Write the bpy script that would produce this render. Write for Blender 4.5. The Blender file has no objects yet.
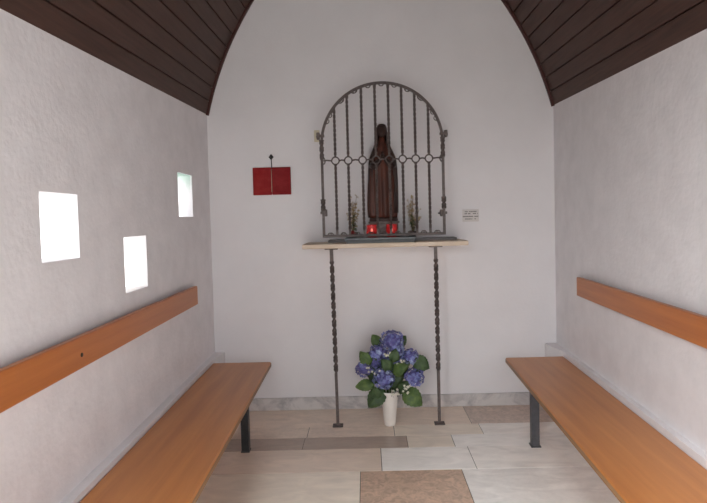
import bpy, math, random
from mathutils import Vector, Matrix
R = random.Random(7)
PI = math.pi
C = bpy.context.scene.collection

# ------------------------------------------------------------------ helpers
class MB:
    """collects geometry; build() links it as one mesh object"""
    def __init__(s): s.v = []; s.f = []; s.m = []; s.sm = []; s.c = []
    def add(s, vs, fs, mi=0, smooth=False, col=None):
        b = len(s.v); s.v += [tuple(p) for p in vs]
        for f in fs:
            s.f.append(tuple(b + i for i in f)); s.m.append(mi); s.sm.append(smooth); s.c.append(col or (1, 1, 1, 1))
    def box(s, x0, x1, y0, y1, z0, z1, mi=0, bev=0, col=None, fn=None):
        fn = fn or (lambda p: p)
        if bev <= 0:
            vs = [(x, y, z) for z in (z0, z1) for y in (y0, y1) for x in (x0, x1)]
            fs = [(0, 2, 3, 1), (4, 5, 7, 6), (0, 1, 5, 4), (2, 6, 7, 3), (0, 4, 6, 2), (1, 3, 7, 5)]
            s.add([fn(p) for p in vs], fs, mi, False, col); return
        idx = {}; vs = []; X = (x0, x1); Y = (y0, y1); Z = (z0, z1)
        for i in (0, 1):
            for j in (0, 1):
                for k in (0, 1):
                    for a in range(3):
                        p = [X[i], Y[j], Z[k]]; g = (1 - 2 * i, 1 - 2 * j, 1 - 2 * k)
                        for q in range(3):
                            if q != a: p[q] += bev * g[q]
                        idx[(i, j, k, a)] = len(vs); vs.append(p)
        fs = []
        for k in (0, 1):
            for a in range(3):
                o = [q for q in range(3) if q != a]
                def key(u, w):
                    t = [0, 0, 0]; t[a] = k; t[o[0]] = u; t[o[1]] = w; return idx[(t[0], t[1], t[2], a)]
                q = (key(0, 0), key(1, 0), key(1, 1), key(0, 1)); fs.append(q)
        for a in range(3):
            o = [q for q in range(3) if q != a]
            for u in (0, 1):
                for w in (0, 1):
                    def kk(e, ax):
                        t = [0, 0, 0]; t[a] = e; t[o[0]] = u; t[o[1]] = w; return idx[(t[0], t[1], t[2], ax)]
                    fs.append((kk(0, o[0]), kk(1, o[0]), kk(1, o[1]), kk(0, o[1])))
        for i in (0, 1):
            for j in (0, 1):
                for k in (0, 1): fs.append(tuple(idx[(i, j, k, a)] for a in range(3)))
        s.add([fn(p) for p in vs], fs, mi, False, col)
    def loft(s, rings, mi=0, smooth=True, cap=True, closed=True, col=None):
        n = len(rings[0]); vs = [p for r in rings for p in r]; fs = []
        for i in range(len(rings) - 1):
            for j in range(n if closed else n - 1):
                k = (j + 1) % n
                fs.append((i * n + j, i * n + k, (i + 1) * n + k, (i + 1) * n + j))
        s.add(vs, fs, mi, smooth, col)
        if cap: s.add(rings[0], [tuple(reversed(range(n)))], mi, False, col); s.add(rings[-1], [tuple(range(n))], mi, False, col)
    def tube(s, pts, r, n=8, mi=0, smooth=True, twist=None, cap=True, closed=False, phase=None, col=None, asp=1):
        """pts polyline; r number or list; twist: list of angles per point"""
        P = [Vector(p) for p in pts]; rings = []; N = len(P)
        up = None
        for i, p in enumerate(P):
            if closed: t = P[(i + 1) % N] - P[i - 1]
            else: t = P[min(i + 1, N - 1)] - P[max(i - 1, 0)]
            t = t.normalized() if t.length > 1e-9 else Vector((0, 0, 1))
            if up is None:
                up = Vector((0, 1, 0)) if abs(t.y) < .9 else Vector((1, 0, 0))
            u = (up - t * up.dot(t)).normalized(); up = u; w = t.cross(u)
            rr = r[i] if isinstance(r, (list, tuple)) else r
            a0 = (twist[i] if twist else 0) + (phase if phase is not None else (PI / 4 if n == 4 else 0))
            if asp != 1:
                tw = twist[i] if twist else 0; ap = asp[i] if isinstance(asp, list) else asp; hw, hh = rr * .92, rr * .92 * ap
                uu = u * math.cos(tw) + w * math.sin(tw); ww = w * math.cos(tw) - u * math.sin(tw)
                rings.append([p + uu * hw * a_ + ww * hh * b_ for a_, b_ in ((1, 1), (-1, 1), (-1, -1), (1, -1))])
            else: rings.append([p + (u * math.cos(a0 + 2 * PI * j / n) + w * math.sin(a0 + 2 * PI * j / n)) * rr for j in range(n)])
        if closed: rings.append(rings[0]); cap = False
        s.loft(rings, mi, smooth, cap, True, col)
    def lathe(s, prof, cx=0, cy=0, n=24, mi=0, smooth=True, cap=True, sx=1, sy=1):
        s.loft([[(cx + r * sx * math.cos(2 * PI * j / n), cy + r * sy * math.sin(2 * PI * j / n), z) for j in range(n)] for r, z in prof], mi, smooth, cap)
    def build(s, name, mats, parent=None, loc=None):
        me = bpy.data.meshes.new(name); me.from_pydata(s.v, [], s.f)
        if not isinstance(mats, (list, tuple)): mats = [mats]
        for m in mats: me.materials.append(m)
        me.polygons.foreach_set('material_index', s.m); me.polygons.foreach_set('use_smooth', s.sm)
        if any(c != (1, 1, 1, 1) for c in s.c):
            at = me.color_attributes.new('Col', 'FLOAT_COLOR', 'CORNER'); k = 0; d = []
            for poly, c in zip(me.polygons, s.c): d += list(c) * poly.loop_total
            at.data.foreach_set('color', d)
        import bmesh
        bm = bmesh.new(); bm.from_mesh(me); bmesh.ops.remove_doubles(bm, verts=bm.verts, dist=1e-6)
        bmesh.ops.recalc_face_normals(bm, faces=bm.faces); bm.to_mesh(me); bm.free()
        o = bpy.data.objects.new(name, me); C.objects.link(o)
        if parent is not None: o.parent = parent; o.matrix_parent_inverse = Matrix.Translation(-parent.location)
        return o

def thing(name, label, cat, loc=(0, 0, 0), group=None):
    o = bpy.data.objects.new(name, None); C.objects.link(o); o.location = loc; o.empty_display_size = .1
    return tag(o, label, cat, group)
def tag(o, label, cat, group=None):
    o['label'] = label; o['category'] = cat
    if group: o['group'] = group
    return o
def struct(o): o['kind'] = 'structure'; return o

def lin(c): return tuple(((v / 255) / 12.92 if v / 255 <= .04045 else ((v / 255 + .055) / 1.055) ** 2.4) for v in c) + (1,)
def mat(name, rgb, rough=.6, metal=0, spec=.5, noise=None, bump=None, extra=None):
    """rgb sRGB 0-255; noise=(scale(vec3), rgb2, detail); bump=(scale, strength, dist)"""
    m = bpy.data.materials.new(name); m.use_nodes = True; nt = m.node_tree; b = nt.nodes['Principled BSDF']
    b.inputs['Base Color'].default_value = lin(rgb); b.inputs['Roughness'].default_value = rough
    b.inputs['Metallic'].default_value = metal; b.inputs['Specular IOR Level'].default_value = spec
    tc = nt.nodes.new('ShaderNodeTexCoord')
    if noise:
        mp = nt.nodes.new('ShaderNodeMapping'); mp.inputs['Scale'].default_value = noise[0]
        nz = nt.nodes.new('ShaderNodeTexNoise'); nz.inputs['Detail'].default_value = noise[2]; nz.inputs['Scale'].default_value = 1
        nz.inputs['Roughness'].default_value = .6
        cr = nt.nodes.new('ShaderNodeValToRGB'); cr.color_ramp.elements[0].position = .32; cr.color_ramp.elements[1].position = .68
        cr.color_ramp.elements[0].color = lin(rgb); cr.color_ramp.elements[1].color = lin(noise[1])
        nt.links.new(tc.outputs['Object'], mp.inputs[0]); nt.links.new(mp.outputs[0], nz.inputs['Vector'])
        nt.links.new(nz.outputs['Fac'], cr.inputs[0]); nt.links.new(cr.outputs[0], b.inputs['Base Color'])
    if bump:
        nb = nt.nodes.new('ShaderNodeTexNoise'); nb.inputs['Scale'].default_value = bump[0]; nb.inputs['Detail'].default_value = 5
        bp = nt.nodes.new('ShaderNodeBump'); bp.inputs['Strength'].default_value = bump[1]; bp.inputs['Distance'].default_value = bump[2]
        nt.links.new(tc.outputs['Object'], nb.inputs['Vector']); nt.links.new(nb.outputs['Fac'], bp.inputs['Height']); nt.links.new(bp.outputs[0], b.inputs['Normal'])
    return m

# ------------------------------------------------------------------ materials
M_wall = mat('white_plaster', (221, 218, 220), .95, spec=.15, noise=((3, 3, 3), (226, 223, 225), 4), bump=(45, .12, .008))
M_stucco = mat('rough_plaster', (219, 216, 218), .95, spec=.15, noise=((7, 7, 7), (229, 226, 228), 5), bump=(42, .22, .010))
M_ceil = mat('dark_stained_boards', (61, 40, 34), .55, spec=.35, noise=((60, 2.2, 60), (80, 55, 46), 6), bump=(30, .1, .004))
M_mould = mat('red_brown_moulding', (62, 34, 32), .5, spec=.35, noise=((12, 12, 12), (74, 42, 38), 3))
def wood(name, a, b2, gs):
    m = mat(name, a, .38, spec=.5, noise=(gs, b2, 7)); nt = m.node_tree; b = nt.nodes['Principled BSDF']
    b.inputs['Coat Weight'].default_value = .25; b.inputs['Coat Roughness'].default_value = .3
    return m
M_bench = wood('varnished_beech', (172, 106, 50), (198, 130, 68), (14, .9, 30))
M_back = wood('varnished_board', (168, 94, 38), (188, 114, 54), (30, .8, 26))
M_edge = mat('bench_edge', (128, 92, 60), .45, noise=((30, 2, 30), (150, 112, 74), 5))
M_iron = mat('wrought_iron', (74, 65, 63), .55, metal=.15, noise=((40, 40, 40), (104, 93, 90), 4))
M_black = mat('black_paint', (30, 32, 34), .4, spec=.5, noise=((30, 30, 30), (42, 44, 46), 3))
M_grey = mat('grey_paint', (62, 62, 66), .45, noise=((30, 30, 30), (76, 76, 80), 3))
M_shelf = mat('pale_travertine', (196, 176, 154), .55, noise=((4, 14, 20), (214, 198, 180), 6))
M_slab = mat('grey_slab', (118, 112, 112), .6, noise=((8, 8, 8), (140, 134, 134), 5))
M_tray = mat('dark_tray', (60, 60, 62), .35, noise=((20, 20, 20), (96, 104, 108), 4))
M_stat = mat('carved_dark_wood', (98, 52, 38), .5, spec=.4, noise=((26, 26, 3), (56, 32, 26), 5))
M_veil = mat('carved_veil_wood', (44, 30, 28), .5, noise=((20, 20, 3), (58, 36, 30), 5))
M_face = mat('carved_face_wood', (62, 42, 36), .5, noise=((20, 20, 8), (50, 34, 30), 4))
M_ped = mat('pedestal_stone', (104, 98, 96), .6, noise=((30, 30, 30), (134, 127, 122), 5))
M_red = mat('red_leatherette', (134, 24, 28), .7, spec=.15, noise=((14, 9, 22), (150, 46, 46), 6), bump=(60, .2, .003))
M_redpage = mat('dark_red_cover', (118, 22, 28), .7, spec=.15, noise=((14, 14, 16), (138, 42, 44), 6))
M_cream = mat('cream_paint', (206, 196, 172), .6)
M_vase = mat('white_ceramic', (232, 226, 220), .3, noise=((10, 10, 10), (224, 217, 210), 3))
M_leaf = mat('green_leaf', (58, 84, 42), .6, noise=((30, 30, 30), (96, 118, 58), 4))
M_leafd = mat('dark_green_leaf', (42, 62, 36), .6, noise=((30, 30, 30), (68, 92, 48), 4))
M_blue = [mat('blue_petal', (92, 100, 162), .7, noise=((50, 50, 50), (140, 146, 200), 3)),
          mat('violet_petal', (82, 78, 140), .7, noise=((50, 50, 50), (122, 118, 178), 3)),
          mat('pale_blue_petal', (124, 138, 184), .7, noise=((50, 50, 50), (168, 178, 208), 3))]
M_whitef = mat('white_petal', (220, 218, 200), .7)
M_stem = mat('green_stem', (58, 78, 44), .6)
M_twig = mat('dry_twig', (104, 86, 66), .8)
M_drybl = mat('dry_blossom', (178, 160, 122), .8, noise=((60, 60, 60), (150, 128, 96), 3))
M_redbl = mat('red_blossom', (150, 40, 40), .7)
M_pot = mat('dark_pot', (58, 52, 48), .5)
M_wax = mat('red_wax', (170, 30, 34), .4)
M_plaque = mat('clear_plaque', (206, 200, 197), .3)
M_text = mat('grey_print', (96, 92, 90), .6)
M_screw = mat('screw_metal', (70, 60, 54), .4, metal=.8)
M_ground = mat('pale_gravel', (214, 212, 208), .95, noise=((3, 3, 3), (218, 216, 210), 6))

def marble(name, c1, c2, sc=2.4):
    m = bpy.data.materials.new(name); m.use_nodes = True; nt = m.node_tree; b = nt.nodes['Principled BSDF']
    tc = nt.nodes.new('ShaderNodeTexCoord'); mp = nt.nodes.new('ShaderNodeMapping'); mp.inputs['Rotation'].default_value = (0, .6, .5); mp.inputs['Scale'].default_value = (1, 1, 1)
    w = nt.nodes.new('ShaderNodeTexNoise'); w.inputs['Scale'].default_value = sc; w.inputs['Detail'].default_value = 9; w.inputs['Distortion'].default_value = 2.2; w.inputs['Roughness'].default_value = .65
    cr = nt.nodes.new('ShaderNodeValToRGB'); e = cr.color_ramp.elements; e[0].position = .36; e[1].position = .55; e[0].color = lin(c2); e[1].color = lin(c1)
    nt.links.new(tc.outputs['Object'], mp.inputs[0]); nt.links.new(mp.outputs[0], w.inputs['Vector']); nt.links.new(w.outputs['Fac'], cr.inputs[0]); nt.links.new(cr.outputs[0], b.inputs['Base Color'])
    b.inputs['Roughness'].default_value = .4
    return m
M_base = marble('grey_marble', (206, 201, 199), (164, 160, 162), 3.2)

def floor_mat():
    m = bpy.data.materials.new('marble_slabs'); m.use_nodes = True; nt = m.node_tree; b = nt.nodes['Principled BSDF']
    at = nt.nodes.new('ShaderNodeAttribute'); at.attribute_name = 'Col'
    tc = nt.nodes.new('ShaderNodeTexCoord')
    def nz(scale, det, dist, p0, p1, vec=(1, 1, 1)):
        mp = nt.nodes.new('ShaderNodeMapping'); mp.inputs['Scale'].default_value = vec
        n = nt.nodes.new('ShaderNodeTexNoise'); n.inputs['Scale'].default_value = scale; n.inputs['Detail'].default_value = det; n.inputs['Distortion'].default_value = dist
        r = nt.nodes.new('ShaderNodeMapRange'); r.inputs[1].default_value = p0; r.inputs[2].default_value = p1
        nt.links.new(tc.outputs['Object'], mp.inputs[0]); nt.links.new(mp.outputs[0], n.inputs['Vector']); nt.links.new(n.outputs['Fac'], r.inputs[0]); return r
    v = nz(4, 8, 1.5, .3, .7, (1, 2.5, 1))
    s = nz(24, 8, 1.4, .36, .64)
    def mul(fac_node, lo, hi):
        r = nt.nodes.new('ShaderNodeMapRange'); r.inputs[3].default_value = lo; r.inputs[4].default_value = hi; nt.links.new(fac_node.outputs[0], r.inputs[0]); return r
    m1 = mul(v, .88, 1.08)
    # speckle strength comes from the slab's alpha
    sub = nt.nodes.new('ShaderNodeMath'); sub.operation = 'MULTIPLY'; nt.links.new(s.outputs[0], sub.inputs[0]); nt.links.new(at.outputs['Alpha'], sub.inputs[1])
    inv = nt.nodes.new('ShaderNodeMath'); inv.operation = 'SUBTRACT'; inv.inputs[0].default_value = 1; nt.links.new(sub.outputs[0], inv.inputs[1])
    tot = nt.nodes.new('ShaderNodeMath'); tot.operation = 'MULTIPLY'; nt.links.new(m1.outputs[0], tot.inputs[0]); nt.links.new(inv.outputs[0], tot.inputs[1])
    vm = nt.nodes.new('ShaderNodeVectorMath'); vm.operation = 'SCALE'; nt.links.new(at.outputs['Color'], vm.inputs[0]); nt.links.new(tot.outputs[0], vm.inputs['Scale'])
    nt.links.new(vm.outputs[0], b.inputs['Base Color']); b.inputs['Roughness'].default_value = .3; b.inputs['Specular IOR Level'].default_value = .6
    return m
M_floor = floor_mat()
M_joint = mat('mortar', (112, 104, 96), .9)

def glass_mat(name, bot, top, z0, z1):
    m = bpy.data.materials.new(name); m.use_nodes = True; nt = m.node_tree; nt.nodes.clear()
    out = nt.nodes.new('ShaderNodeOutputMaterial'); tr = nt.nodes.new('ShaderNodeBsdfTransparent'); gl = nt.nodes.new('ShaderNodeBsdfGlossy'); gl.inputs['Roughness'].default_value = .1
    mx = nt.nodes.new('ShaderNodeMixShader'); mx.inputs[0].default_value = .02
    tc = nt.nodes.new('ShaderNodeTexCoord'); sp = nt.nodes.new('ShaderNodeSeparateXYZ'); r = nt.nodes.new('ShaderNodeMapRange'); r.inputs[1].default_value = z0; r.inputs[2].default_value = z1
    mc = nt.nodes.new('ShaderNodeMix'); mc.data_type = 'RGBA'; mc.inputs[6].default_value = bot; mc.inputs[7].default_value = top
    nt.links.new(tc.outputs['Object'], sp.inputs[0]); nt.links.new(sp.outputs['Z'], r.inputs[0]); nt.links.new(r.outputs[0], mc.inputs[0]); nt.links.new(mc.outputs[2], tr.inputs[0])
    nt.links.new(tr.outputs[0], mx.inputs[1]); nt.links.new(gl.outputs[0], mx.inputs[2]); nt.links.new(mx.outputs[0], out.inputs[0])
    return m
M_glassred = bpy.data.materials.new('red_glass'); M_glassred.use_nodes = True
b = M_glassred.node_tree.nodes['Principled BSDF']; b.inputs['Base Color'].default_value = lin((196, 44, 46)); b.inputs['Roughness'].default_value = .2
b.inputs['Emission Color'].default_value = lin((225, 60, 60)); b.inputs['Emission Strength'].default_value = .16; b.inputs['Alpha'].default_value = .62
M_flame = bpy.data.materials.new('candle_flame'); M_flame.use_nodes = True
b = M_flame.node_tree.nodes['Principled BSDF']; b.inputs['Base Color'].default_value = (1, .3, .2, 1); b.inputs['Emission Color'].default_value = (1, .28, .2, 1); b.inputs['Emission Strength'].default_value = 7

# ------------------------------------------------------------------ room numbers
XL, XR = -1.1958, 1.4002           # side walls where they meet the back wall (y = 0)
AL, AR, EV = -.0251, .0397, .055   # side walls draw in and eaves drop slightly toward the entrance
YF = -4.35                         # entrance
def wx(side, y): return XL + AL * y if side < 0 else XR + AR * y
def shear(side): return lambda p: (p[0] + (AL if side < 0 else AR) * p[1], p[1], p[2])
APEX = .107; HE = 2.247

# ------------------------------------------------------------------ side walls with real window holes
def side_wall(name, side, mtl, holes, t=.165, ztop=2.75):
    ys = sorted({YF, .2} | {h[0] for h in holes} | {h[1] for h in holes} | {-3.2, -2.6, -.95})
    zs = sorted({0, ztop} | {h[2] for h in holes} | {h[3] for h in holes})
    def solid(i, j):
        if i < 0 or j < 0 or i >= len(ys) - 1 or j >= len(zs) - 1: return False
        yc = (ys[i] + ys[i + 1]) / 2; zc = (zs[j] + zs[j + 1]) / 2
        return not any(h[0] < yc < h[1] and h[2] < zc < h[3] for h in holes)
    mb = MB()
    P = lambda y, z, o: (wx(side, y) + side * o, y, z)
    for i in range(len(ys) - 1):
        for j in range(len(zs) - 1):
            if not solid(i, j): continue
            a, b_, c, d = ys[i], ys[i + 1], zs[j], zs[j + 1]
            for o in (0, t): mb.add([P(a, c, o), P(b_, c, o), P(b_, d, o), P(a, d, o)], [(0, 1, 2, 3)])
            for (di, dj, e) in ((-1, 0, ((a, c), (a, d))), (1, 0, ((b_, c), (b_, d))), (0, -1, ((a, c), (b_, c))), (0, 1, ((a, d), (b_, d)))):
                if not solid(i + di, j + dj):
                    (p, q), (r, s_) = e
                    mb.add([P(p, q, 0), P(r, s_, 0), P(r, s_, t), P(p, q, t)], [(0, 1, 2, 3)])
    return struct(mb.build(name, mtl))
WIN = [(-2.131, -1.882, 1.321, 1.57), (-1.489, -1.2255, 1.122, 1.387), (-.7026, -.4212, 1.485, 1.7627)]
side_wall('wall_left', -1, M_stucco, WIN)
side_wall('wall_right', 1, M_stucco, [])
tops = [(1, 1, 1, 1), (1, 1, 1, 1), (.58, .78, .68, 1)]; bots = [(1, 1, 1, 1), (1, .97, .93, 1), (1, 1, 1, 1)]
for k, (a, b_, c, d) in enumerate(WIN):
    g = MB(); o = .012
    f_ = shear(-1); g.add([f_((XL - o, a, c)), f_((XL - o, b_, c)), f_((XL - o, b_, d)), f_((XL - o, a, d))], [(0, 1, 2, 3)])
    r0 = (c + (d - c) * .55) if k == 2 else c
    struct(g.build('window_%d' % (k + 1), glass_mat('window_glass', bots[k], tops[k], r0, d)))

# back wall, with its top hidden above the vault
mb = MB(); mb.box(XL - .163, XR + .163, 0, .2, 0, 4.15); struct(mb.build('wall_back', M_wall))
# front wall round the wide open entrance behind the camera
mb = MB(); X0, X1 = wx(-1, YF) - .2, wx(1, YF) + .2
ox0, ox1, oz = wx(-1, YF) + .04, wx(1, YF) - .04, 2.35
mb.box(X0, ox0, YF - .2, YF, 0, 4.15); mb.box(ox1, X1, YF - .2, YF, 0, 4.15); mb.box(ox0, ox1, YF - .2, YF, oz, 4.15)
struct(mb.build('wall_front', M_wall))

# ------------------------------------------------------------------ vaulted board ceiling
def arc(side):
    w = APEX - XL if side < 0 else XR - APEX
    Rr = 2.6; t0 = math.radians(13.3 if side < 0 else 14.8); t1 = math.acos(math.cos(t0) - w / Rr)
    n = max(1, round((t1 - t0) * Rr / .105)); return Rr, t0, t1, n
def apt(side, th, y, off=0):
    """point of the vault: th angle, off outward"""
    Rr, t0, t1, n = arc(side); e = XL if side < 0 else XR
    inx = Rr * (math.cos(t0) - math.cos(th)) - off * math.cos(th)
    z = HE + Rr * (math.sin(th) - math.sin(t0)) + off * math.sin(th)
    x0 = e - side * inx
    f = 1 - (inx / ((APEX - XL) if side < 0 else (XR - APEX)))
    return (x0 + (AL if side < 0 else AR) * y * max(0, min(1, f)), y, z + EV * y)
mb = MB(); ang = .004 / 2.6
for side in (-1, 1):
    Rr, t0, t1, n = arc(side); prof = []
    for i in range(n):
        a = t0 + (t1 - t0) * i / n; c = t0 + (t1 - t0) * (i + 1) / n
        prof += [(a, .014), (a + ang, .014), (a + ang * 1.8, 0), (a + (c - a) * .5, -.001), (c - ang * .8, 0), (c, .014)]
    ysl = [0.0, -.9, -1.8, -2.7, -3.6, YF]
    for yi in range(len(ysl) - 1):
        for i in range(len(prof) - 1):
            mb.add([apt(side, *((prof[i][0],) + (ysl[yi],)), prof[i][1]), apt(side, prof[i + 1][0], ysl[yi], prof[i + 1][1]),
                    apt(side, prof[i + 1][0], ysl[yi + 1], prof[i + 1][1]), apt(side, prof[i][0], ysl[yi + 1], prof[i][1])], [(0, 1, 2, 3)])
    # outer skin and closing faces
    m_ = 14; oa = [t0 + (t1 - t0) * i / m_ for i in range(m_ + 1)]
    for i in range(m_):
        mb.add([apt(side, oa[i], 0, .07), apt(side, oa[i + 1], 0, .07), apt(side, oa[i + 1], YF, .07), apt(side, oa[i], YF, .07)], [(0, 1, 2, 3)])
    mb.add([apt(side, t0, 0, .0), apt(side, t0, 0, .07), apt(side, t0, YF, .07), apt(side, t0, YF, 0)], [(0, 1, 2, 3)])
struct(mb.build('ceiling', M_ceil))
mb = MB()
for side in (-1, 1):
    Rr, t0, t1, n = arc(side); rings = []
    for i in range(41):
        th = t0 + (t1 - t0) * i / 40
        rings.append([apt(side, th, -.001, -.003 + .003), apt(side, th, -.001, -.017), apt(side, th, -.02, -.017), apt(side, th, -.026, -.010), apt(side, th, -.026, .002)])
    mb.loft(rings, smooth=False)
struct(mb.build('trim_1', M_mould))

# ------------------------------------------------------------------ floor of mixed marble slabs
mb = MB()
PK = (232, 214, 197); BG = (236, 224, 208); WT = (248, 244, 238); WG = (244, 241, 236); DK = (182, 164, 150); BR = (214, 194, 180); SP = (214, 184, 160)
rows = [  # y far, y near, joints, colours, speckle
    (.0, -.345, [-1.3, -1.02, .68, 1.5], [BG, PK, BR], [0, .05, .26]),
    (-.345, -.518, [-1.3, -.45, .135, .725, 1.5], [PK, PK, BG, WT], [.1, .1, 0, 0]),
    (-.518, -.697, [-1.3, -.46, .21, .506, 1.5], [DK, DK, BG, WG], [.08, .05, 0, 0]),
    (-.697, -.99, [-1.3, -1.0, .036, .58, 1.5], [WT, PK, WT, WT], [0, 0, 0, 0]),
    (-.99, -1.42, [-1.3, -1.05, -.087, .49, 1.5], [WT, BG, SP, WG], [0, 0, .30, .05]),
    (-1.42, -1.75, [-1.3, -.5, .2, .86, 1.5], [WG, WT, PK, WT], [0] * 4)]
y = -1.75; k = 0
while y > YF - .2:
    h = (.33, .2, .42, .26)[k % 4]; j = -.7 + .23 * (k % 3)
    rows.append((y, y - h, [-1.3, j, j + .62, j + 1.25, 1.5], [(PK, WT, BG, WG)[(k + q) % 4] for q in range(4)], [0, .1, 0, .05])); y -= h; k += 1
for (ya, yb, js, cols, sps) in rows:
    for i in range(len(js) - 1):
        g = .0022; col = lin(cols[i])[:3] + (sps[i],)
        x0, x1 = js[i] + g, js[i + 1] - g; sk = .012 if abs(ya - yb) > .25 else .02
        zt = 0.0
        mb.add([(x0, yb + g, zt), (x1, yb + g, zt), (x1, ya - g, zt), (x0, ya - g, zt)], [(0, 1, 2, 3)], 0, False, col)
        mb.add([(x0, yb + g, zt), (x1, yb + g, zt), (x1, ya - g, zt), (x0, ya - g, zt), (x0, yb + g, -.004), (x1, yb + g, -.004), (x1, ya - g, -.004), (x0, ya - g, -.004)],
               [(0, 1, 5, 4), (1, 2, 6, 5), (2, 3, 7, 6), (3, 0, 4, 7)], 0, False, col)
mb.box(-1.4, 1.6, YF - .25, .02, -.12, -.003, 1, col=(1, 1, 1, .999))
struct(mb.build('floor', [M_floor, M_joint]))
mb = MB(); mb.add([(-30, -40, -.13), (30, -40, -.13), (30, 30, -.13), (-30, 30, -.13)], [(0, 1, 2, 3)])
struct(mb.build('ground', M_ground))

# marble baseboard, plinth ledges along the side walls
LI, RI = -1.153, 1.366
mb = MB(); mb.box(LI - .0, RI, -.018, 0, 0, .094, bev=.002); 
struct(mb.build('baseboard_back', M_base))
for side in (-1, 1):
    mb = MB(); inner = LI if side < 0 else RI; blk = -1.122 if side < 0 else 1.311; wl = XL if side < 0 else XR
    f = shear(side)
    yb = -.225 if side < 0 else -.262; zt = .456 if side < 0 else .466; ow = wl + side * .02
    plan = [(blk, 0), (blk, -.05), (inner, yb), (inner, -1.2), (inner, -2.4), (inner, YF), (ow, YF), (ow, 0)]
    lo_, hi_ = [f((x, y, 0)) for x, y in plan], [f((x, y, zt)) for x, y in plan]; n_ = len(plan)
    mb.add(lo_ + hi_, [tuple(range(n_, 2 * n_))] + [(q, (q + 1) % n_, n_ + (q + 1) % n_, n_ + q) for q in range(n_)])
    struct(mb.build('trim_%d' % (2 if side < 0 else 3), M_stucco))

# ------------------------------------------------------------------ benches and back rails
def bench(side, x0, x1, yend, legx, legm, label):
    ynear = -3.45; f = shear(side)
    t = thing('wall_bench', label, 'bench', ((x0 + x1) / 2, (yend + ynear) / 2, 0), 'long wooden benches on the side walls')
    mb = MB(); mb.box(x0, x1, ynear, yend, .398, .436, bev=.007, fn=f); mb.build('seat', [M_bench], t)
    front = x1 if side < 0 else x0
    fx = front + (.0012 if side < 0 else -.0012)
    mb = MB(); mb.box(min(front - .002 * -side, fx), max(front - .002 * -side, fx), ynear + .008, yend - .008, .405, .428, fn=f); mb.build('edge_band', M_edge, t)
    for yl in ((-.695 if side < 0 else -.71), -2.06, -3.25):
        xc = legx - (AL if side < 0 else AR) * -.716
        mb = MB(); mb.box(xc - .024, xc + .024, yl - .024, yl + .024, .006, .37, bev=.003, fn=f)
        leg = mb.build('leg', legm, t)
        pr = .027 if side < 0 else .031; mb = MB(); mb.box(xc - pr, xc + pr, yl - pr, yl + pr, 0, .0065, bev=.001, fn=f); mb.build('foot_plate', legm, leg)
        a, b_ = sorted((xc - side * -.024, (x0 if side < 0 else x1)))
        mb = MB(); mb.box(a - .048 if side > 0 else a + .01, b_ - .01 if side > 0 else b_ + .048, yl - .02, yl + .02, .37, .3985, bev=.002, fn=f); mb.build('cross_bracket', legm, t)
    return t
bench(-1, -1.1505, -.731, -.232, -.812, M_black, 'long wooden bench with black steel legs along the left wall, below the small windows')
bench(1, .951, 1.3635, -.266, 1.0, M_grey, 'long wooden bench with grey steel legs along the windowless right wall')
def rail(side, yend, label):
    f = shear(side); x = (XL + .05) if side < 0 else (XR - .05); w = XL if side < 0 else XR; ynear = -3.45
    t = thing('bench_back_rail', label, 'backrest', (x, (yend + ynear) / 2, .97), 'wooden back rails on the side walls')
    a, b_ = sorted((x, x + side * .028)); mb = MB(); mb.box(a, b_, ynear, yend, .912, 1.0325, bev=.004, fn=f); mb.build('board', M_back, t)
    for yl in (-.75, -1.994, -3.2):
        a, b_ = sorted((x + side * .0275, w + side * .004)); mb = MB(); mb.box(a, b_, yl - .02, yl + .02, .94, 1.0, bev=.002, fn=f); mb.build('spacer', M_grey, t)
        if not (side < 0 and yl == -1.994): continue
        mb = MB(); xs = x + (AL if side < 0 else AR) * yl
        mb.tube([(xs + side * .002, yl, .964), (xs - side * .0025, yl, .964), (xs - side * .0035, yl, .964)], [.008, .008, .005], n=12); mb.build('screw', M_screw, t)
rail(-1, -.543, 'orange-brown wooden back rail screwed to the left wall under the windows')
rail(1, -.567, 'orange-brown wooden back rail fixed to the windowless right wall')

# ------------------------------------------------------------------ altar shelf on twisted iron legs
def twisted(mb, p0, p1, r, t0, t1, turn, straight_r=None, step=.008, n=4, asp=.58):
    """square bar p0->p1, twisted between fractions t0..t1"""
    P0, P1 = Vector(p0), Vector(p1); L = (P1 - P0).length; k = max(2, int(L / step)); pts = []; tw = []; rr = []; a = 0
    for i in range(k + 1):
        u = i / k; pts.append(P0.lerp(P1, u)); tw.append(a); rr.append(r if t0 <= u <= t1 else (straight_r or r))
        if t0 <= u < t1: a += 2 * PI * (L / k) / turn
    mb.tube(pts, rr, n=n, twist=tw, smooth=False, asp=[asp if t0 < i / k < t1 else .85 for i in range(k + 1)])
t = thing('altar_shelf', 'narrow pale stone shelf on two twisted iron legs below the arched grille', 'shelf', (.107, -.17, 0))
mb = MB(); mb.box(-.465, .679, -.353, -.001, 1.243, 1.274, bev=.003); mb.build('shelf_board', M_shelf, t)
for (xb, xt) in ((-.252, -.266), (.457, .456)):
    mb = MB(); twisted(mb, (xb, -.335, .006), (xt, -.322, 1.236), .0155, .30, .93, .125, straight_r=.0125); lg = mb.build('leg', M_iron, t)
    mb = MB(); mb.box(xb - .036, xb + .036, -.362, -.308, 0, .009, bev=.002)
    for s_ in (-1, 1): mb.lathe([(.007, .009), (.007, .013), (.003, .015)], xb + s_ * .026, -.335, 8)
    mb.build('foot_plate', M_iron, lg)
    mb = MB(); mb.box(xt - .045, xt + .045, -.345, -.300, 1.235, 1.2435, bev=.001); mb.build('top_plate', M_iron, lg)
mb = MB(); mb.box(-.30, .635, -.150, -.001, 1.2742, 1.292, bev=.003)
tag(mb.build('stone_slab', M_slab), 'thin grey stone slab lying on the back of the shelf under the statue', 'slab')
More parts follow.
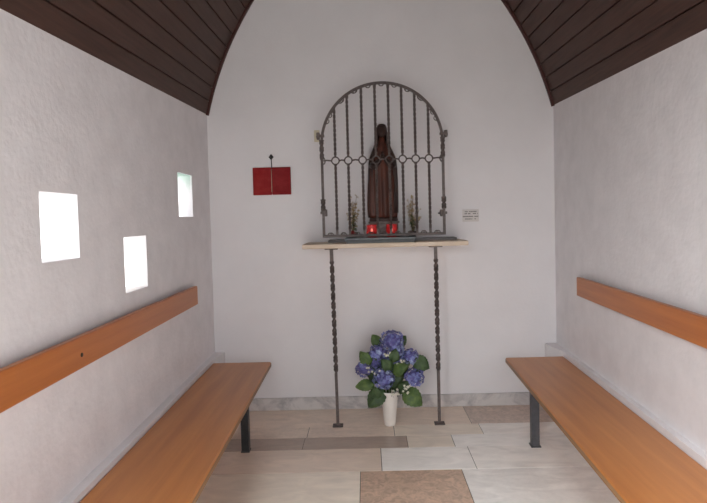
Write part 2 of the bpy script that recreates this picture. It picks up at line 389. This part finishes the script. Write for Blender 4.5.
mb = MB(); mb.box(-.160, .313, -.340, -.1555, 1.2742, 1.296, bev=.002); mb.box(-.17, .323, -.348, -.1525, 1.2958, 1.311, 1, bev=.003)  # black lower box stands in for the shadow line below the tray top
tag(mb.build('candle_tray', [M_black, M_tray]), 'low dark tray under the two red candles, in front of the statue', 'tray')

# ------------------------------------------------------------------ arched iron grille
GX, GR, GY, GS, GB = .105, .423, -.27, 1.962, 1.326
t = thing('iron_grille', 'arched wrought-iron grille with twisted bars and a row of rings, guarding the statue', 'grille', (GX, GY, GB))
mb = MB(); pts = [(GX - GR, GY, GB), (GX - GR, GY, GB + .2), (GX - GR, GY, GB + .4)]
pts += [(GX - GR * math.cos(a), GY, GS + GR * math.sin(a)) for a in [PI * i / 48 for i in range(49)]]
pts += [(GX + GR, GY, GB + .4), (GX + GR, GY, GB + .2), (GX + GR, GY, GB)]
mb.tube(pts, .0125, n=4, smooth=False)
mb.build('arch_frame', M_iron, t)
mb = MB(); mb.box(GX - GR - .009, GX + GR + .009, GY - .009, GY + .009, GB - .009, GB + .009, bev=.002); mb.build('bottom_bar', M_iron, t)
for s_ in (-1, 1):
    x = GX + s_ * GR
    mb = MB(); twisted(mb, (x, GY, 1.50), (x, GY, 1.585), .0165, 0, 1, .09); mb.build('twisted_collar', M_iron, t)
    mb = MB(); twisted(mb, (x, GY, 1.86), (x, GY, 2.0), .0155, 0, 1, .1)
    mb.build('twisted_collar', M_iron, t)
bx = [-.224, -.134, -.034, .061, .154, .246, .337, .430]; RZ = 1.853; rr_ = .026
ringx = bx
for x in bx:
    top = GS + math.sqrt(GR ** 2 - (x - GX) ** 2) - .008
    mb = MB(); twisted(mb, (x, GY, GB), (x, GY, RZ - rr_), .0098, .08, .98, .064, step=.004); twisted(mb, (x, GY, RZ + rr_), (x, GY, top), .0098, .02, .96, .064, step=.004)
    mb.build('twisted_bar', M_iron, t)
    mb = MB(); mb.tube([(x + rr_ * math.cos(2 * PI * i / 24), GY, RZ + rr_ * math.sin(2 * PI * i / 24)) for i in range(24)], .0052, n=6, closed=True); mb.build('ring', M_iron, t)
xs = [GX - GR] + bx + [GX + GR]
for i in range(len(xs) - 1):
    mb = MB()
    a = xs[i] + (rr_ if i > 0 else 0); b_ = xs[i + 1] - (rr_ if i < len(xs) - 2 else 0)
    mb.tube([(a, GY, RZ), (a + (b_ - a) * .5, GY, RZ + .004), (b_, GY, RZ)], .0058, n=6)
    mb.build('link_bar', M_iron, t)
for s_ in (-1, 1):
    mb = MB()  # half rings against the frame
    mb.tube([(GX + s_ * (GR - .022 * math.sin(PI * i / 10)), GY, RZ + .026 * math.cos(PI * i / 10)) for i in range(11)], .0045, n=6)
    mb.build('half_ring', M_iron, t)
# little scrolls under the arch and on the bottom bar
def scroll(mb, base, dirv, side, s=.03, r=.0036):
    d = Vector(dirv).normalized(); w = Vector((d.z, 0, -d.x)) * side; b0 = Vector(base); pts = []
    for i in range(13):
        a = i / 12 * 1.45 * PI; q = .5 * s * (1 - .35 * i / 12)
        pts.append(b0 + d * (q * math.sin(a) + .25 * s * i / 12) + w * (q * (1 - math.cos(a))))
    mb.tube(pts, [r * (1 - .5 * i / 12) for i in range(13)], n=5)
for i in range(len(xs) - 1):
    for fr, sd in ((.30, -1), (.70, 1)):
        x = xs[i] + (xs[i + 1] - xs[i]) * fr
        z = GS + math.sqrt(max(0, GR ** 2 - (x - GX) ** 2)); n_ = Vector((GX - x, 0, GS - z))
        mb = MB(); scroll(mb, (x, GY, z), n_, sd, .042, .0045); mb.build('arch_scroll', M_iron, t)
for x in (-.224, .430):
    s_ = -1 if x < 0 else 1
    mb = MB(); mb.tube([(x + s_ * .052 * (i / 8), GY, 2.195 - .052 * (i / 8) ** 2) for i in range(9)], .005, n=5); mb.build('corner_brace', M_iron, t)
for i in range(len(xs) - 1):
    for fr, sd in ((.3, 1), (.7, -1)):
        mb = MB(); scroll(mb, (xs[i] + (xs[i + 1] - xs[i]) * fr, GY, GB + .006), (0, 0, 1), sd, .032, .004); mb.build('bottom_scroll', M_iron, t)
for s_, z in ((-1, 2.027), (1, 2.022), (-1, 1.49), (1, 1.47)):
    x = GX + s_ * (GR + (.022 if z > 2 else -.016))
    mb = MB(); mb.box(x - .011, x + .011, GY - .016, GY + .016, z - .024, z + .024, bev=.003)
    mb.box(GX + s_ * GR - .02, GX + s_ * GR + .02, GY - .014, GY + .014, z - .008, z + .01, bev=.002)
    hg = mb.build('hinge', M_iron, t)
    if z > 2:
        xw = -.373 if s_ < 0 else .60
        mb = MB(); mb.tube([(x, GY + .01, z), (x + s_ * .012, -.14, z + .02), (xw, -.018, z + .036)], .007, n=6); mb.build('wall_arm', M_iron, hg)
        if s_ < 0:
            mb = MB(); mb.box(xw - .02, xw + .02, -.02, 0.001, z + .0, z + .085, bev=.002); mb.build('wall_block', M_cream, hg)
        else:
            mb = MB(); mb.lathe([(.018, 0), (.018, .006)], 0, 0, 12); o = mb.build('wall_rosette', M_iron, hg)
            o.matrix_parent_inverse = Matrix.Identity(4); o.rotation_euler = (PI / 2, 0, 0); o.location = Vector((xw, -.0, z + .036)) - Vector(t.location)
            for v in o.data.vertices: pass
            o.matrix_parent_inverse = Matrix.Identity(4)
    else:
        mb = MB(); mb.tube([(GX + s_ * GR, GY + .01, z), (GX + s_ * GR, -.001, z)], .006, n=6); mb.build('wall_arm', M_iron, hg)

# ------------------------------------------------------------------ carved Madonna
SX, SY = .110, -.088
t = thing('madonna_statue', 'dark carved wooden figure of a veiled praying woman in a long robe, behind the grille', 'statue', (SX, SY, 1.292))
mb = MB(); mb.box(SX - .113, SX + .113, -.147, -.02, 1.2922, 1.305, bev=.003); mb.box(SX - .104, SX + .104, -.143, -.024, 1.305, 1.405, bev=.004); mb.box(SX - .113, SX + .113, -.148, -.02, 1.405, 1.42, bev=.004)
pd = mb.build('pedestal', M_ped, t)
mb = MB()
for s_ in (-1, 0, 1):
    for q in range(9):
        pass
    mb.tube([(SX + s_ * .062 + .024 * math.cos(PI * i / 10), -.145, 1.335 + .042 * math.sin(PI * i / 10)) for i in range(11)], .004, n=5)
mb.build('carved_arches', M_slab, pd)
mb = MB(); mb.lathe([(.100, 1.42), (.104, 1.428), (.100, 1.447), (.094, 1.45)], SX, SY, 28, sx=1.02, sy=.58); mb.build('base', M_veil, t)
def robe_ring(z, hw, hd, fold, cx=0, cy=0, n=72, k=11, ph=0, hem=0):
    r = []
    for j in range(n):
        a = 2 * PI * j / n; m_ = 1 + fold * (abs(math.sin(k * a / 2 + ph)) - .5) * (1 - .3 * math.cos(a))
        r.append((SX + cx + hw * m_ * math.cos(a), SY + cy + hd * m_ * math.sin(a), z + hem * math.sin(5 * a)))
    return r
mb = MB()
lv = [(1.448, .092, .054, .34), (1.47, .095, .057, .34), (1.53, .098, .058, .32), (1.60, .098, .058, .30), (1.68, .097, .057, .26), (1.75, .095, .056, .20), (1.82, .092, .055, .14),
      (1.87, .088, .052, .09), (1.91, .080, .049, .06), (1.94, .068, .044, .04), (1.965, .056, .038, .02), (1.985, .046, .034, 0), (2.0, .028, .028, 0), (2.02, .023, .024, 0), (2.04, .022, .022, 0)]
rings = [robe_ring(z, a, b2, fo, ph=.35 * math.sin((z - 1.44) * 3)) for z, a, b2, fo in lv]
mb.loft(rings); mb.build('robe', M_stat, t)
# head with face
mb = MB(); n = 28; rings = []
for i in range(15):
    v = -PI / 2 + PI * i / 14; z = 2.075 + .046 * math.sin(v); rad = math.cos(v); ring = []
    for j in range(n):
        a = 2 * PI * j / n; x = .031 * rad * math.cos(a); yv = .036 * rad * math.sin(a)
        if yv < 0:
            zz = math.sin(v)
            if abs(x) < .007 and -.35 < zz < .15: yv -= .008 * (1 - abs(x) / .007) * (1 - (zz + .35) / .6 * .7)      # nose
            for ex in (-.012, .012):
                if abs(x - ex) < .006 and .02 < zz < .25: yv += .004                                                       # eye hollows
            if abs(x) < .011 and -.62 < zz < -.42: yv -= .003                                                              # lips
            if zz < -.1: x *= 1 - .25 * (-.1 - zz)
        ring.append((SX + x, SY - .012 + yv, z))
    rings.append(ring)
mb.loft(rings); mb.build('head', M_face, t)
# veil: hood open at the front, running down over shoulders and arms as a mantle
mb = MB(); vl = [(2.134, .006, .006, 0), (2.131, .020, .020, .2), (2.122, .031, .032, .42), (2.105, .038, .039, .62), (2.08, .0415, .042, .75), (2.05, .043, .043, .78), (2.015, .045, .043, .72), (1.99, .052, .045, .62), (1.965, .063, .048, .6), (1.94, .075, .053, .62),
      (1.90, .089, .058, .66), (1.86, .099, .062, .74), (1.80, .104, .064, .84), (1.72, .1065, .065, .92), (1.63, .1075, .065, .92), (1.55, .1075, .064, .86), (1.48, .106, .062, .80)]
rings = []; n = 60
def veil_rings(th):
    out = []
    for z, hw, hd, op in vl:
        ring = []
        for j in range(n + 1):
            a = -PI / 2 + op + (2 * PI - 2 * op) * j / n; fo = 1 + (.05 * math.sin(11 * a + 1.5 * math.sin((z - 1.5) * 4)) if z < 1.93 else 0)
            ring.append((SX + (hw * fo - th) * math.cos(a), SY + (hd * fo - th) * math.sin(a), z - (th if z > 2.13 else 0)))
        out.append(ring)
    return out
A = veil_rings(0); B = veil_rings(.006)
rings = [a + list(reversed(b2)) for a, b2 in zip(A, B)]
mb.loft(rings); mb.build('veil', M_veil, t)
# forearms and praying hands
mb = MB()
for s_ in (-1, 1):
    mb.tube([(SX + s_ * .086, SY - .035, 1.83), (SX + s_ * .066, SY - .058, 1.815), (SX + s_ * .036, SY - .074, 1.845), (SX + s_ * .012, SY - .080, 1.872)], [.022, .024, .019, .012], n=12)
mb.build('sleeves', M_veil, t)
mb = MB()
for s_ in (-1, 1):
    mb.tube([(SX + s_ * .010, SY - .080, 1.868), (SX + s_ * .007, SY - .086, 1.885), (SX + s_ * .006, SY - .088, 1.90)], [.008, .010, .007], n=8)
    for q in range(4): mb.tube([(SX + s_ * .0045, SY - .094 + q * .0045, 1.895), (SX + s_ * .004, SY - .094 + q * .0042, 1.912), (SX + s_ * .0028, SY - .092 + q * .0035, 1.926 - abs(q - 1.4) * .004)], [.0034, .0031, .002], n=6)
    mb.tube([(SX + s_ * .008, SY - .078, 1.882), (SX + s_ * .006, SY - .074, 1.897), (SX + s_ * .003, SY - .074, 1.907)], [.0038, .0034, .002], n=6)
mb.build('hands', M_face, t)

# ------------------------------------------------------------------ candles
def candle(x, y, label):
    t = thing('votive_candle', label, 'candle', (x, y, 1.311), 'red votive candles on the dark tray')
    z = 1.3112; mb = MB(); mb.lathe([(.031, z), (.0365, z + .006), (.0385, z + .04), (.0375, z + .080), (.0385, z + .088), (.0355, z + .088), (.0345, z + .04), (.033, z + .01), (.001, z + .008)], x, y, 28); mb.build('glass_cup', M_glassred, t)
    mb = MB(); mb.lathe([(.030, z + .0095), (.0315, z + .03), (.031, z + .034), (.004, z + .032)], x, y, 20); mb.build('wax', M_wax, t)
    mb = MB(); mb.lathe([(.001, z + .030), (.0065, z + .039), (.0085, z + .046), (.005, z + .057), (.001, z + .066)], x, y - .012, 12); mb.build('flame', M_flame, t)
candle(.0195, -.214, 'lit red glass votive candle, the left one of the pair before the statue')
candle(.1605, -.214, 'lit red glass votive candle, the right one of the pair before the statue')

# ------------------------------------------------------------------ dried sprigs each side of the statue
def sprig(x, y, h, label, red, seed, lean):
    r = random.Random(seed); t = thing('dried_flower_pot', label, 'flowers', (x, y, 1.292), 'small dried posies beside the statue')
    z = 1.2922; mb = MB(); mb.lathe([(.021, z), (.026, z + .01), (.031, z + .045), (.033, z + .05), (.029, z + .05), (.022, z + .02), (.001, z + .018)], x, y, 16); mb.build('pot', M_pot, t)
    st = MB(); bl = MB(); gr = MB(); rd = MB()
    for k in range(11):
        a = r.uniform(0, 2 * PI); sp = r.uniform(.01, .055); hh = h * r.uniform(.5, 1.0) * (1 if sp < .035 else .75); pts = []
        for i in range(7):
            u = i / 6; pts.append(Vector((x + lean * u * u + sp * math.cos(a) * u ** 1.3, y + .5 * sp * math.sin(a) * u, z + .03 + (hh - .03) * u)))
        st.tube(pts, .0017, n=4, smooth=False)
        for i in range(2, 7):
            for q in range(3):
                c = pts[i] + Vector((r.uniform(-.012, .012), r.uniform(-.01, .01), r.uniform(-.012, .012)))
                ax = Vector((r.uniform(-1, 1), r.uniform(-1, 1), r.uniform(-.3, 1))).normalized(); s_ = r.uniform(.004, .0085)
                tgt = gr if (i < 4 and r.random() < .6) else bl
                u_ = ax.orthogonal().normalized(); w_ = ax.cross(u_)
                for m_ in range(5):
                    aa = 2 * PI * m_ / 5; d1 = u_ * math.cos(aa) + w_ * math.sin(aa); d2 = u_ * math.cos(aa + .9) + w_ * math.sin(aa + .9)
                    tgt.add([c, c + d1 * s_, c + (d1 + d2) * s_ * .8 + ax * s_ * .4, c + d2 * s_], [(0, 1, 2, 3)])
    st.build('stems', M_twig, t); bl.build('blossoms', M_drybl, t); gr.build('leaves', M_leafd, t)
    if red:
        for i in range(3):
            cx_, cy_, cz_ = x + .012 * (i - 1) - .004, y - .031, z + .048 + .008 * (i % 2)
            for m_ in range(7):
                a = 2 * PI * m_ / 7; rd.add([(cx_, cy_, cz_), (cx_ + .011 * math.cos(a), cy_ - .004, cz_ + .011 * math.sin(a)), (cx_ + .012 * math.cos(a + .6), cy_ - .007, cz_ + .012 * math.sin(a + .6)), (cx_ + .009 * math.cos(a + .9), cy_ - .004, cz_ + .009 * math.sin(a + .9))], [(0, 1, 2, 3)])
        rd.build('red_blossoms', M_redbl, t)
sprig(-.115, -.095, .365, 'dried posy with small red blossoms in a dark pot, left of the statue', True, 3, .0)
sprig(.318, -.095, .335, 'dried posy of pale and green sprigs in a dark pot, right of the statue', False, 8, .012)

# ------------------------------------------------------------------ white vase with blue hydrangeas
VX, VY = .112, -.33
mb = MB(); mb.lathe([(.035, 0), (.039, .004), (.041, .02), (.048, .09), (.056, .165), (.0615, .218), (.0665, .236), (.066, .243), (.061, .243), (.056, .215), (.048, .13), (.036, .03), (.001, .025)], VX, VY, 36)
tag(mb.build('vase', M_vase), 'tapered white vase holding the hydrangeas on the floor under the shelf', 'vase')
t = thing('hydrangea_bouquet', 'bouquet of blue and violet hydrangeas with green leaves in the white vase', 'flowers', (VX, VY, .2))
def flower_head(c, r, mi, seed):
    q = random.Random(seed); mb = MB(); c = Vector(c)
    # dark leafy core so no gaps show
    mb.loft([[c + Vector((r * .72 * math.cos(v) * math.cos(a), r * .72 * math.cos(v) * math.sin(a), r * .62 * math.sin(v))) for a in [2 * PI * j / 12 for j in range(12)]] for v in [-1.5 + 3.0 * i / 7 for i in range(8)]], 1)
    N = int(75 * (r / .075) ** 1.5)
    for k in range(N):
        z = 1 - 2 * (k + .5) / N; a = k * 2.39996; s = math.sqrt(1 - z * z); d = Vector((s * math.cos(a), s * math.sin(a), z))
        d = (d + Vector((q.uniform(-.1, .1), q.uniform(-.1, .1), q.uniform(-.1, .1)))).normalized()
        p = c + Vector((d.x, d.y, d.z * .9)) * r * q.uniform(.86, 1.03); n_ = (d + Vector((q.uniform(-.5, .5), q.uniform(-.5, .5), q.uniform(-.5, .5)))).normalized()
        u = n_.orthogonal().normalized(); w = n_.cross(u); ph = q.uniform(0, PI); fs = q.uniform(.014, .020)
        m_ = q.choice(mi)
        for i in range(4):
            aa = ph + i * PI / 2; e = u * math.cos(aa) + w * math.sin(aa); f = n_.cross(e)
            mb.add([p, p + e * fs * .55 + f * fs * .45 + n_ * .001, p + e * fs + n_ * .003, p + e * fs * .55 - f * fs * .45 + n_ * .001], [(0, 1, 2, 3)], m_)
        mb.add([p + n_ * .002 + u * .002, p + n_ * .002 + w * .002, p + n_ * .004, p + n_ * .002 - u * .002], [(0, 1, 2, 3)], 3)
    return mb.build('flower_head', [M_blue[0], M_blue[1], M_blue[2], M_whitef, M_leafd], t)
heads = [((.139, -.33, .592), .080, [0, 1, 2]), ((.040, -.34, .515), .058, [0, 1, 2]), ((-.062, -.33, .397), .056, [1, 1, 0]), ((.077, -.385, .345), .078, [0, 0, 2]), ((.285, -.36, .340), .068, [0, 0, 1]), ((.262, -.33, .478), .056, [0, 2, 1]), ((.13, -.30, .455), .070, [1, 0]), ((.17, -.31, .53), .055, [1, 2]), ((.02, -.26, .42), .06, [1, 0])]
for i, (c, r, mi) in enumerate(heads):
    flower_head(c, r, mi, 40 + i)
    b0 = Vector((VX + (c[0] - VX) * .12, VY, .14)); e = Vector(c); md = Vector((VX + (c[0] - VX) * .35, (VY + c[1]) / 2, (.26 + c[2]) / 2))
    mb = MB(); mb.tube([b0, Vector((VX + (c[0] - VX) * .18, VY, .245)), md, e - Vector((0, 0, r * .3))], .0035, n=6); mb.build('stem', M_stem, t)
def leaf(c, dirv, nrm, L, W, m_, seed=0):
    mb = MB(); d = Vector(dirv).normalized(); n_ = Vector(nrm); n_ = (n_ - d * n_.dot(d)).normalized(); w = n_.cross(d); c = Vector(c); N = 14; K = 4; vs = []
    for i in range(N + 1):
        u = i / N; ww = W * .5 * (math.sin(PI * min(1, u ** .8)) ** .75) * (1 + .05 * (1 if i % 2 else -1)) if 0 < i < N else .001
        for k in range(-K, K + 1):
            v = k / K; vs.append(c + d * L * (u - .5) + w * ww * v + n_ * (-.10 * L * (2 * u - 1) ** 2 - .10 * W * v * v + .006 * math.cos(6 * u + k) * abs(v) + (.004 if k == 0 else 0)))
    S = 2 * K + 1; fs = [(i * S + k, i * S + k + 1, (i + 1) * S + k + 1, (i + 1) * S + k) for i in range(N) for k in range(2 * K)]
    mb.add(vs, fs, 0, True)
    # stalk back to the bunch
    e = c - d * L * .5; q = Vector((VX + (e.x - VX) * .3, VY, min(e.z, .3)))
    mb.tube([e, (e + q) / 2 + Vector((0, 0, .01)), q], .0025, n=5, mi=1)
    o = mb.build('leaf', [m_, M_stem], t); return o
F = (0, -1, .35)
for c, d, nn, L, W, m_ in [
    ((.09, -.28, .36), (-.3, 0, 1), F, .17, .13, M_leafd), ((.19, -.28, .38), (.5, 0, .8), F, .17, .13, M_leafd), ((.02, -.28, .34), (-.8, 0, .5), F, .16, .12, M_leafd),
    ((.21, -.29, .43), (.6, 0, .6), F, .15, .12, M_leaf), ((.05, -.29, .45), (-.5, 0, .8), F, .15, .11, M_leafd), ((.15, -.34, .31), (.2, 0, .8), F, .13, .10, M_leafd), ((.20, -.30, .25), (.9, 0, .2), F, .13, .09, M_leafd),
    ((-.05, -.36, .475), (-.6, 0, .8), (-.2, -1, .3), .12, .085, M_leaf), ((.172, -.43, .418), (.5, -.3, .35), (0, -1, .6), .125, .095, M_leaf),
    ((.338, -.36, .435), (.75, -.1, -.5), (.1, -1, .2), .135, .105, M_leafd), ((-.058, -.38, .300), (-1, 0, -.12), (0, -1, .6), .135, .085, M_leaf),
    ((.015, -.40, .215), (-.65, -.2, -.7), (-.2, -1, .35), .165, .125, M_leafd), ((.272, -.40, .212), (.7, -.2, -.55), (.1, -1, .35), .165, .13, M_leaf),
    ((.10, -.41, .44), (-.5, -.1, .6), F, .11, .08, M_leafd), ((.21, -.41, .285), (.3, -.1, .5), F, .10, .075, M_leafd), ((.02, -.41, .245), (-.2, -.1, .9), F, .10, .07, M_leafd),
    ((.15, -.40, .50), (.2, 0, 1), F, .10, .075, M_leafd), ((.34, -.30, .40), (1, .1, .2), (0, -1, .6), .12, .09, M_leafd), ((-.03, -.28, .46), (-1, .2, .4), (0, -1, .5), .12, .09, M_leafd),
    ((.21, -.25, .57), (.6, .2, .6), (0, -1, .4), .10, .08, M_leafd), ((.03, -.27, .58), (-.5, .2, .8), (0, -1, .4), .10, .08, M_leaf), ((.18, -.2, .3), (.5, 1, .1), (0, -.2, 1), .14, .1, M_leaf), ((.04, -.2, .3), (-.5, 1, .1), (0, -.2, 1), .14, .1, M_leaf)]:
    leaf(c, d, nn, L, W, m_)
q = random.Random(5)
for (cx_, cy_, cz_, n_) in ((.225, -.43, .282, 9), (.150, -.44, .262, 6), (.100, -.40, .53, 5), (-.02, -.40, .42, 4), (.19, -.42, .475, 4), (.03, -.41, .395, 3)):
    mb = MB()
    for k in range(n_):
        c = Vector((cx_ + q.uniform(-.024, .024), cy_ + q.uniform(-.01, .01), cz_ + q.uniform(-.026, .026)))
        for i in range(5):
            a = 2 * PI * i / 5 + k; mb.add([c, c + Vector((.006 * math.cos(a - .5), -.002, .006 * math.sin(a - .5))), c + Vector((.010 * math.cos(a), -.004, .010 * math.sin(a))), c + Vector((.006 * math.cos(a + .5), -.002, .006 * math.sin(a + .5)))], [(0, 1, 2, 3)])
        mb.tube([c, c + Vector((q.uniform(-.01, .01), .03, -.03))], .0015, n=4, mi=1)
    mb.build('white_filler_flowers', [M_whitef, M_stem], t)

# ------------------------------------------------------------------ red double panel on its hook, small plaque
t = thing('red_wall_folder', 'dark red two-part folder hanging from a black hook left of the grille', 'folder', (-.72, 0, 1.74))
for k, (x0, x1, m_) in enumerate(((-.862, -.7225, M_red), (-.7195, -.578, M_redpage))):
    mb = MB(); mb.box(x0, x1, -.016, -.001, 1.639, 1.845, bev=.003)
    cv = mb.build('cover', m_, t)
    mb = MB()
    for (a, b_, c, d) in ((x0 + .01, x1 - .01, 1.829, 1.831), (x0 + .01, x1 - .01, 1.653, 1.655), (x0 + .010, x0 + .012, 1.653, 1.831), (x1 - .012, x1 - .010, 1.653, 1.831)): mb.box(a, b_, -.0172, -.0155, c, d)
    mb.build('border_line', M_redpage if k == 0 else M_red, cv)
mb = MB(); mb.tube([(-.721, -.017, 1.66), (-.721, -.0185, 1.74), (-.721, -.017, 1.83)], .002, n=6); mb.build('seam_cord', M_cream, t)
mb = MB(); mb.add([(-.721, -.012, 1.945), (-.741, -.008, 1.922), (-.721, -.012, 1.899), (-.701, -.008, 1.922), (-.721, -.020, 1.922), (-.721, 0, 1.922)], [(0, 1, 4), (1, 2, 4), (2, 3, 4), (3, 0, 4), (1, 0, 5), (2, 1, 5), (3, 2, 5), (0, 3, 5)]); mb.tube([(-.721, -.008, 1.905), (-.7185, -.008, 1.86), (-.7185, -.008, 1.838)], .0035, n=6)
mb.build('hook', M_black, t)
t = thing('wall_plaque', 'small pale plaque with grey lines of print, right of the grille', 'plaque', (.766, 0, 1.446))
mb = MB(); mb.box(.705, .828, -.005, -.0005, 1.40, 1.492, bev=.001); mb.build('plate', M_plaque, t)
mb = MB(); q = random.Random(2)
for (z, h, x0, x1, dens) in ((1.476, .009, .716, .816, .9), (1.461, .009, .714, .82, .9), (1.4395, .0085, .708, .824, 1), (1.421, .008, .724, .806, .9)):
    x = x0
    while x < x1 - .003:
        w = q.uniform(.003, .006) if dens < 1 else q.uniform(.005, .009)
        if q.random() < .88: mb.box(x, min(x + w, x1), -.0062, -.0048, z - h / 2, z + h / 2 * q.uniform(.6, 1))
        x += w + .0018
mb.build('print', M_text, t)

# ------------------------------------------------------------------ light
w = bpy.data.worlds.new('overcast_sky'); bpy.context.scene.world = w; w.use_nodes = True
nt = w.node_tree; bg = nt.nodes['Background']; bg.inputs[0].default_value = (.94, .98, 1.0, 1); bg.inputs[1].default_value = 4.6
la = bpy.data.lights.new('door_daylight', 'AREA'); la.shape = 'RECTANGLE'; la.size = ox1 - ox0; la.size_y = 2.3; la.energy = 1; la.color = (.98, .985, 1.0)
lo = bpy.data.objects.new('door_daylight', la); C.objects.link(lo); lo.location = ((ox0 + ox1) / 2, YF - .25, 1.16); lo.rotation_euler = (PI / 2, 0, 0)
lb = bpy.data.lights.new('forecourt_sky', 'AREA'); lb.shape = 'RECTANGLE'; lb.size = 1.8; lb.size_y = 1.8; lb.energy = 470; lb.color = (.95, .985, 1.0)
lbo = bpy.data.objects.new('forecourt_sky', lb); C.objects.link(lbo); lbo.location = (-2.5, -7.2, 3.3)
lh = bpy.data.lights.new('floor_fill', 'AREA'); lh.shape = 'DISK'; lh.size = 1.6; lh.energy = 760; lh.color = (.97, .99, 1.0)  # unseen lamp added high outside to brighten the floor
lho = bpy.data.objects.new('floor_fill', lh); C.objects.link(lho); lho.location = (-.9, -8.2, 5.1)
lho.rotation_euler = (Vector((.3, -1.1, 0)) - Vector(lho.location)).to_track_quat('-Z', 'Y').to_euler()
ls = bpy.data.lights.new('jamb_fill', 'AREA'); ls.shape = 'DISK'; ls.size = 1.0; ls.energy = 190  # extra lamp outside the left wall, put in to whiten the window jambs
lso = bpy.data.objects.new('jamb_fill', ls); C.objects.link(lso); lso.location = (-2.7, -4.6, 1.9)
lso.rotation_euler = (Vector((-1.35, -1.0, 1.4)) - Vector(lso.location)).to_track_quat('-Z', 'Y').to_euler()
lbo.rotation_euler = (Vector((1.1, -1.6, .2)) - Vector(lbo.location)).to_track_quat('-Z', 'Y').to_euler()

# ------------------------------------------------------------------ camera
yaw, pitch, roll = math.radians(.4268), math.radians(-1.8956), math.radians(-1.458)
fw = Vector((-math.sin(yaw) * math.cos(pitch), math.cos(yaw) * math.cos(pitch), math.sin(pitch))); r_ = Vector((math.cos(yaw), math.sin(yaw), 0)); u_ = r_.cross(fw)
r2 = r_ * math.cos(roll) + u_ * math.sin(roll); u2 = -r_ * math.sin(roll) + u_ * math.cos(roll)
cd = bpy.data.cameras.new('camera'); cam = bpy.data.objects.new('camera', cd); C.objects.link(cam)
mw = Matrix((( r2.x, u2.x, -fw.x, -.018), (r2.y, u2.y, -fw.y, -3.9109), (r2.z, u2.z, -fw.z, 1.45), (0, 0, 0, 1)))
cam.matrix_world = mw; cd.sensor_width = 36; cd.lens = 518.38 / 707 * 36; cd.shift_x = (353.5 - 362.875) / 707; cd.shift_y = (234.9 - 251.5) / 707
cd.clip_start = .02
sc = bpy.context.scene; sc.camera = cam
sc.view_settings.view_transform = 'Standard'; sc.view_settings.look = 'None'; sc.view_settings.exposure = -.44
sc.cycles.max_bounces = 10; sc.cycles.diffuse_bounces = 8; sc.cycles.use_denoising = True
